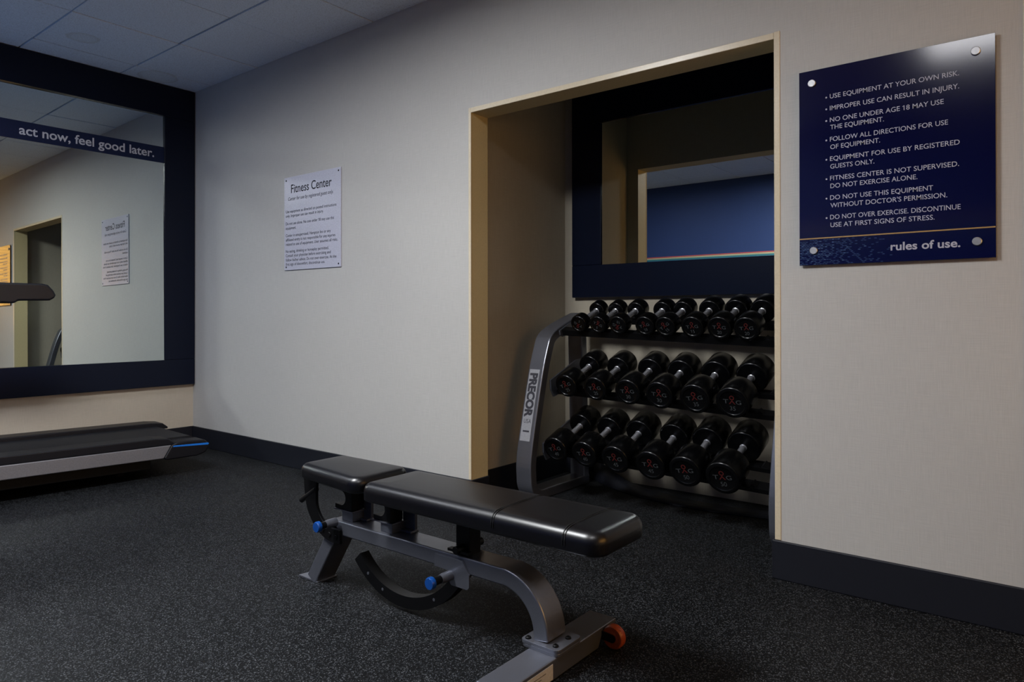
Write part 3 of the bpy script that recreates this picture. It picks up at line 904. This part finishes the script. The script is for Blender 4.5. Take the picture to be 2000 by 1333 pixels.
# front crossbar, its underside cut back at both ends for the wheels
bm = B()
prism(bm, [(-1.345, 0.060), (-0.797, 0.060), (-0.797, 0.045), (-0.880, 0.036), (-0.900, 0.004), (-1.240, 0.004), (-1.345, 0.040)], 'x', 4.078, 4.172)
cb = bn('front_foot', bm, M['silver'], bevel=0.004, segs=3)
bm = B(); box(bm, 4.1718, 4.1732, -1.330, -1.137, 0.009, 0.050)
lbl = bn('label', bm, M['label'], cb); lbl['label'] = 'white paper label'
bm = B()
for k, (y0, y1) in enumerate(((-1.27, -1.17), (-1.27, -1.19), (-1.29, -1.20))):
    box(bm, 4.1730, 4.1735, y0, y1, 0.037 - k * 0.008, 0.0385 - k * 0.008)
bn('fine_print', bm, M['ink'], lbl)
for yw in (-0.862,):
    bm = B()
    lathe(bm, (4.203, yw - 0.015, 0.0345), (0, 1, 0), [(0, 0.0), (0, 0.018), (0.001, 0.0205), (0, 0.024), (0.001, 0.031), (0.006, 0.0345), (0.024, 0.0345), (0.029, 0.031), (0.030, 0.024), (0.029, 0.0205), (0.030, 0.018), (0.030, 0)], 36)
    wl = bn('wheel', bm, M['orange'], smooth=True)
    bm = B(); rod(bm, (4.203, yw - 0.020, 0.0345), (4.203, yw + 0.020, 0.0345), 0.009, 18, 0.002)
    bn('axle', bm, M['black_metal'], wl, smooth=True)
    for yy in (yw - 0.021, yw + 0.017):
        bm = B(); prism(bm, rounded_outline([(4.165, 0.050), (4.165, 0.026), (4.218, 0.022), (4.218, 0.046)], [0.003, 0.008, 0.012, 0.012], 5), 'y', yy, yy + 0.004)
        bn('wheel_fork', bm, M['black_metal'], wl)
# rear leg and its foot plate
bm = B()
ribbon(bm, [(3.046, 0.006), (3.10, 0.090), (3.196, 0.238)], 'xz', BY - 0.045, BY + 0.045, 0.052)
bn('rear_leg', bm, M['silver'], bevel=0.004, segs=2)
bm = B(); prism(bm, [(2.968, BY - 0.044), (3.086, BY - 0.044), (3.086, BY + 0.044), (2.985, BY + 0.044)], 'z', 0.0, 0.006)
bn('foot_plate', bm, M['silver'], bevel=0.001)
# seat carrier: toothed quadrant with its pull pin
bm = B()
q_path = smooth_path([(3.062, 0.405), (3.062, 0.345), (3.070, 0.290), (3.096, 0.248), (3.136, 0.217), (3.185, 0.203), (3.235, 0.203)], 5)
ribbon(bm, q_path, 'xz', BY - 0.060, BY - 0.048, [0.082, 0.080, 0.078, 0.075, 0.073, 0.07, 0.068, 0.066, 0.064, 0.062, 0.060, 0.058, 0.056, 0.055, 0.054, 0.053, 0.052, 0.051, 0.050, 0.050, 0.05, 0.05, 0.05, 0.05, 0.05, 0.05, 0.05, 0.05, 0.05, 0.05, 0.05][:len(q_path)])
for (x, z) in ((3.140, 0.214), (3.178, 0.204), (3.215, 0.200)):
    lathe(bm, (x, BY - 0.0605, z), (0, -1, 0), [(0, 0.007), (0.0015, 0.009), (0.003, 0.007), (0.003, 0.0)], 14)
bn('seat_quadrant', bm, M['black_metal'], bevel=0.001)
bm = B(); rod(bm, (3.092, BY - 0.052, 0.353), (2.997, BY - 0.052, 0.296), 0.0110, 18, 0.002)
bn('adjust_lever', bm, M['rubber'], smooth=True)
bm = B()
def hook_block(bm, x0, x1, zb, zt, y0, y1):
    """post with a round notch cut from its left foot"""
    xc, zc, rr = x0 - 0.004, zb + 0.040, 0.026
    pts = [(x1, zb), (x1, zt), (x0, zt)] + [(xc + rr * math.cos(R(a_)), zc + rr * math.sin(R(a_))) for a_ in range(70, -91, -16)] + [(x0 - 0.036, zb + 0.016), (x0 - 0.036, zb)]
    prism(bm, pts, 'y', y0, y1)
hook_block(bm, 3.205, 3.262, 0.293, 0.395, BY - 0.028, BY + 0.028)
bn('seat_post', bm, M['black_metal'], bevel=0.0015)
bm = B(); box(bm, 3.206, 3.266, BY - 0.026, BY + 0.026, 0.2545, 0.290); box(bm, 3.165, 3.270, BY - 0.032, BY + 0.032, 0.288, 0.2925)
bn('post_bracket', bm, M['silver'], bevel=0.0015)
bm = B(); hook_block(bm, 3.416, 3.468, 0.290, 0.384, BY - 0.028, BY + 0.028)
bn('pad_post', bm, M['black_metal'], bevel=0.0015)
bm = B(); box(bm, 3.418, 3.476, BY - 0.028, BY + 0.028, 0.2545, 0.286); box(bm, 3.372, 3.482, BY - 0.034, BY + 0.034, 0.285, 0.2895)
bn('post_bracket', bm, M['silver'], bevel=0.0015)
for x0, x1 in ((3.252, 3.295), (3.462, 3.522)):
    bm = B(); box(bm, x0, x1, BY + 0.034, BY + 0.046, 0.2545, 0.384); box(bm, x0 - 0.01, x1 + 0.005, BY + 0.010, BY + 0.046, 0.2545, 0.262)
    bn('pad_bracket', bm, M['silver'], bevel=0.0015)
bm = B(); box(bm, 3.768, 3.826, BY - 0.026, BY + 0.026, 0.252, 0.384)
pp = bn('pivot_post', bm, M['black_metal'], bevel=0.003)
bm = B(); rod(bm, (3.797, BY - 0.062, 0.274), (3.797, BY + 0.062, 0.274), 0.0125, 18, 0.002); box(bm, 3.755, 3.840, BY - 0.05, BY - 0.030, 0.264, 0.272)
bn('pivot_axle', bm, M['black_metal'], pp)
# curved ladder arm under the spine
bm = B()
ap = arc(3.513, 0.342, 0.307, 222, 333, 30)
ribbon(bm, ap, 'xz', BY - 0.020, BY + 0.020, 0.040)
ar = bn('ladder_arm', bm, M['black_metal'], smooth=True)
bm = B()
for a_ in (236, 252, 300):
    c = (3.513 + 0.305 * math.cos(R(a_)), BY - 0.0202, 0.342 + 0.305 * math.sin(R(a_)))
    lathe(bm, c, (0, -1, 0), [(0, 0.0), (0, 0.005), (0.0006, 0.0048), (0.0006, 0)], 14)
bn('pin_holes', bm, M['silver'], ar)
PLATE = [(3.700, 0.244), (3.700, 0.204), (3.758, 0.203), (3.766, 0.166), (3.772, 0.160), (3.838, 0.160), (3.846, 0.168), (3.846, 0.206), (3.818, 0.244)]
for y0, y1 in ((BY - 0.052, BY - 0.0455), (BY + 0.0455, BY + 0.052)):
    bm = B(); prism(bm, PLATE, 'y', y0, y1)
    bn('pin_plate', bm, M['silver'], bevel=0.001)
def pull_pin(x, z, y0, y1):
    bm = B(); lathe(bm, (x, y0, z), (0, -1, 0), [(0, 0), (0, 0.0155), (0.030, 0.0155), (0.0455, 0.0135), (0.0455, 0)], 26)
    sl_ = bn('pull_pin', bm, M['silver'], smooth=True)
    bm = B(); lathe(bm, (x, y0 - 0.045, z), (0, -1, 0), [(0, 0), (0, 0.0115), (0.018, 0.0125), (y0 - y1 - 0.062, 0.0135), (y0 - y1 - 0.062, 0)], 22)
    bn('collar', bm, M['black_metal'], sl_, smooth=True)
    bm = B(); lathe(bm, (x, y1 + 0.018, z), (0, -1, 0), [(0, 0), (0, 0.013), (0.003, 0.0185), (0.013, 0.0190), (0.018, 0.0165), (0.019, 0)], 28)
    k_ = bn('knob', bm, M['knob_blue'], sl_, smooth=True); k_['label'] = 'blue knob'
pull_pin(3.768, 0.190, BY - 0.050, -1.205)
pull_pin(3.214, 0.255, BY - 0.060, -1.205)

# ------------------------------------------------------------------ treadmill
tm = thing('treadmill', 'black treadmill with silver side panel and blue stripe below the framed mirror', 'treadmill', (0.971, -0.631, 0), (0, 0, R(-4.0)))
W = 0.84
def tz(y):                          # the deck rises slightly towards the console
    return -0.0115 * y
def tn(name, bm, material, parent=None, slope=True, **kw):
    if slope:
        for v in bm.verts:
            v.co.z += tz(v.co.y)
    return link_mesh(name, bm, material, parent or tm, **kw)
YF = -1.72
for s, x0, x1 in ((1, -0.022, 0.0), (-1, -W, -W + 0.022)):
    bm = B()
    prism(bm, [(YF, 0.124), (-0.045, 0.124), (0.0, 0.200), (YF, 0.200)], 'x', x0, x1)
    tn('side_panel', bm, M['rail_silver'], bevel=0.004, segs=2)
for x0, x1, ye in ((-0.150, -0.001, 0.0), (-W + 0.001, -W + 0.150, 0.23)):
    bm = B()
    prism(bm, [(YF, 0.2005), (ye + 0.02, 0.2005), (ye + 0.02, 0.212), (ye - 0.015, 0.240), (ye - 0.09, 0.247), (YF, 0.247)], 'x', x0, x1)
    tn('foot_rail', bm, M['plastic'], bevel=0.008, segs=3)
bm = B()
pts = [(YF, 0.222)] + [(0.165 + 0.035 * math.cos(R(a_)), 0.187 + 0.035 * math.sin(R(a_))) for a_ in range(90, -91, -15)] + [(YF, 0.152)]
prism(bm, pts, 'x', -W + 0.151, -0.151)
tn('running_belt', bm, M['belt'], smooth=True)
for x0, x1, tr_ in ((-0.135, 0.004, 0), (-W - 0.004, -W + 0.135, 1)):
    bm = B()
    rear = [(0.155, 0.114), (0.208, 0.130), (0.230, 0.160), (0.228, 0.186), (0.205, 0.210), (0.10, 0.215), (0.03, 0.213)]
    if tr_:                                          # the far one tucks under its longer foot rail
        rear = [(0.150, 0.114), (0.200, 0.130), (0.222, 0.160), (0.222, 0.1995), (0.03, 0.1995)]
    prism(bm, [(0.001, 0.1995), (-0.044, 0.124), (-0.03, 0.112)] + rear, 'x', x0, x1)
    cap_ = tn('rear_cap', bm, M['plastic'], bevel=0.010, segs=4)
    if x1 > -0.1:
        bm = B()
        prism(bm, [(0.012, 0.196), (0.006, 0.188), (0.222, 0.177), (0.2295, 0.183), (0.222, 0.190)], 'x', x1 - 0.0045, x1 + 0.0008)
        st_ = tn('blue_stripe', bm, M['stripe_blue'], cap_); st_['label'] = 'bright blue stripe'
bm = B(); box(bm, -W + 0.05, -0.05, YF, -0.10, 0.06, 0.150)
tn('under_frame', bm, M['black_metal'], bevel=0.004)
for x in (-0.30, -W + 0.30):
    for y in (-0.20, YF + 0.1):
        bm = B(); lathe(bm, (x, y, 0.0), (0, 0, 1), [(0, 0), (0, 0.028), (0.02, 0.028), (0.03, 0.012), (0.118 if y > -1 else 0.10, 0.012), (0.118 if y > -1 else 0.10, 0)], 20)
        tn('leveling_foot', bm, M['rubber'], slope=False, smooth=True)
bm = B(); prism(bm, [(YF - 0.25, 0.03), (YF + 0.06, 0.03), (YF + 0.06, 0.25), (YF - 0.02, 0.31), (YF - 0.25, 0.29)], 'x', -W, 0.0)
tn('motor_hood', bm, M['plastic'], slope=False, bevel=0.02, segs=4)
for x0, x1 in ((-0.075, -0.005), (-W + 0.005, -W + 0.075)):
    bm = B(); ribbon(bm, [(YF - 0.10, 0.20), (YF - 0.13, 0.7), (YF - 0.15, 1.16)], 'yz', x0, x1, 0.10)
    tn('upright', bm, M['rail_silver'], slope=False, bevel=0.012, segs=3)
    bm = B()
    hp = [(YF - 0.14, 1.135), (-0.80, 1.135), (-0.70, 1.128), (-0.628, 1.118)]
    prism(bm, [(YF - 0.14, 1.060), (-0.800, 1.060), (-0.785, 1.074), (-0.640, 1.077), (-0.616, 1.092), (-0.612, 1.108), (-0.622, 1.130), (-0.648, 1.162), (-0.675, 1.168), (YF - 0.14, 1.172)], 'x', x0 - 0.006, x1 + 0.006)
    tn('handrail', bm, M['plastic'], slope=False, bevel=0.016, segs=4)
bm = B(); prism(bm, [(YF - 0.12, 1.10), (YF - 0.22, 1.08), (YF - 0.33, 1.48), (YF - 0.27, 1.50)], 'x', -W + 0.04, -0.04)
tn('console', bm, M['plastic'], slope=False, bevel=0.015, segs=3)
bm = B(); prism(bm, [(YF - 0.1395, 1.166), (YF - 0.1455, 1.164), (YF - 0.252, 1.4485), (YF - 0.246, 1.451)], 'x', -W + 0.14, -0.14)  # glowing panel added out of view to cast blue light upward
sc_ = tn('fill_screen', bm, M['fill_screen'], slope=False); sc_['label'] = 'added blue fill panel, out of view'
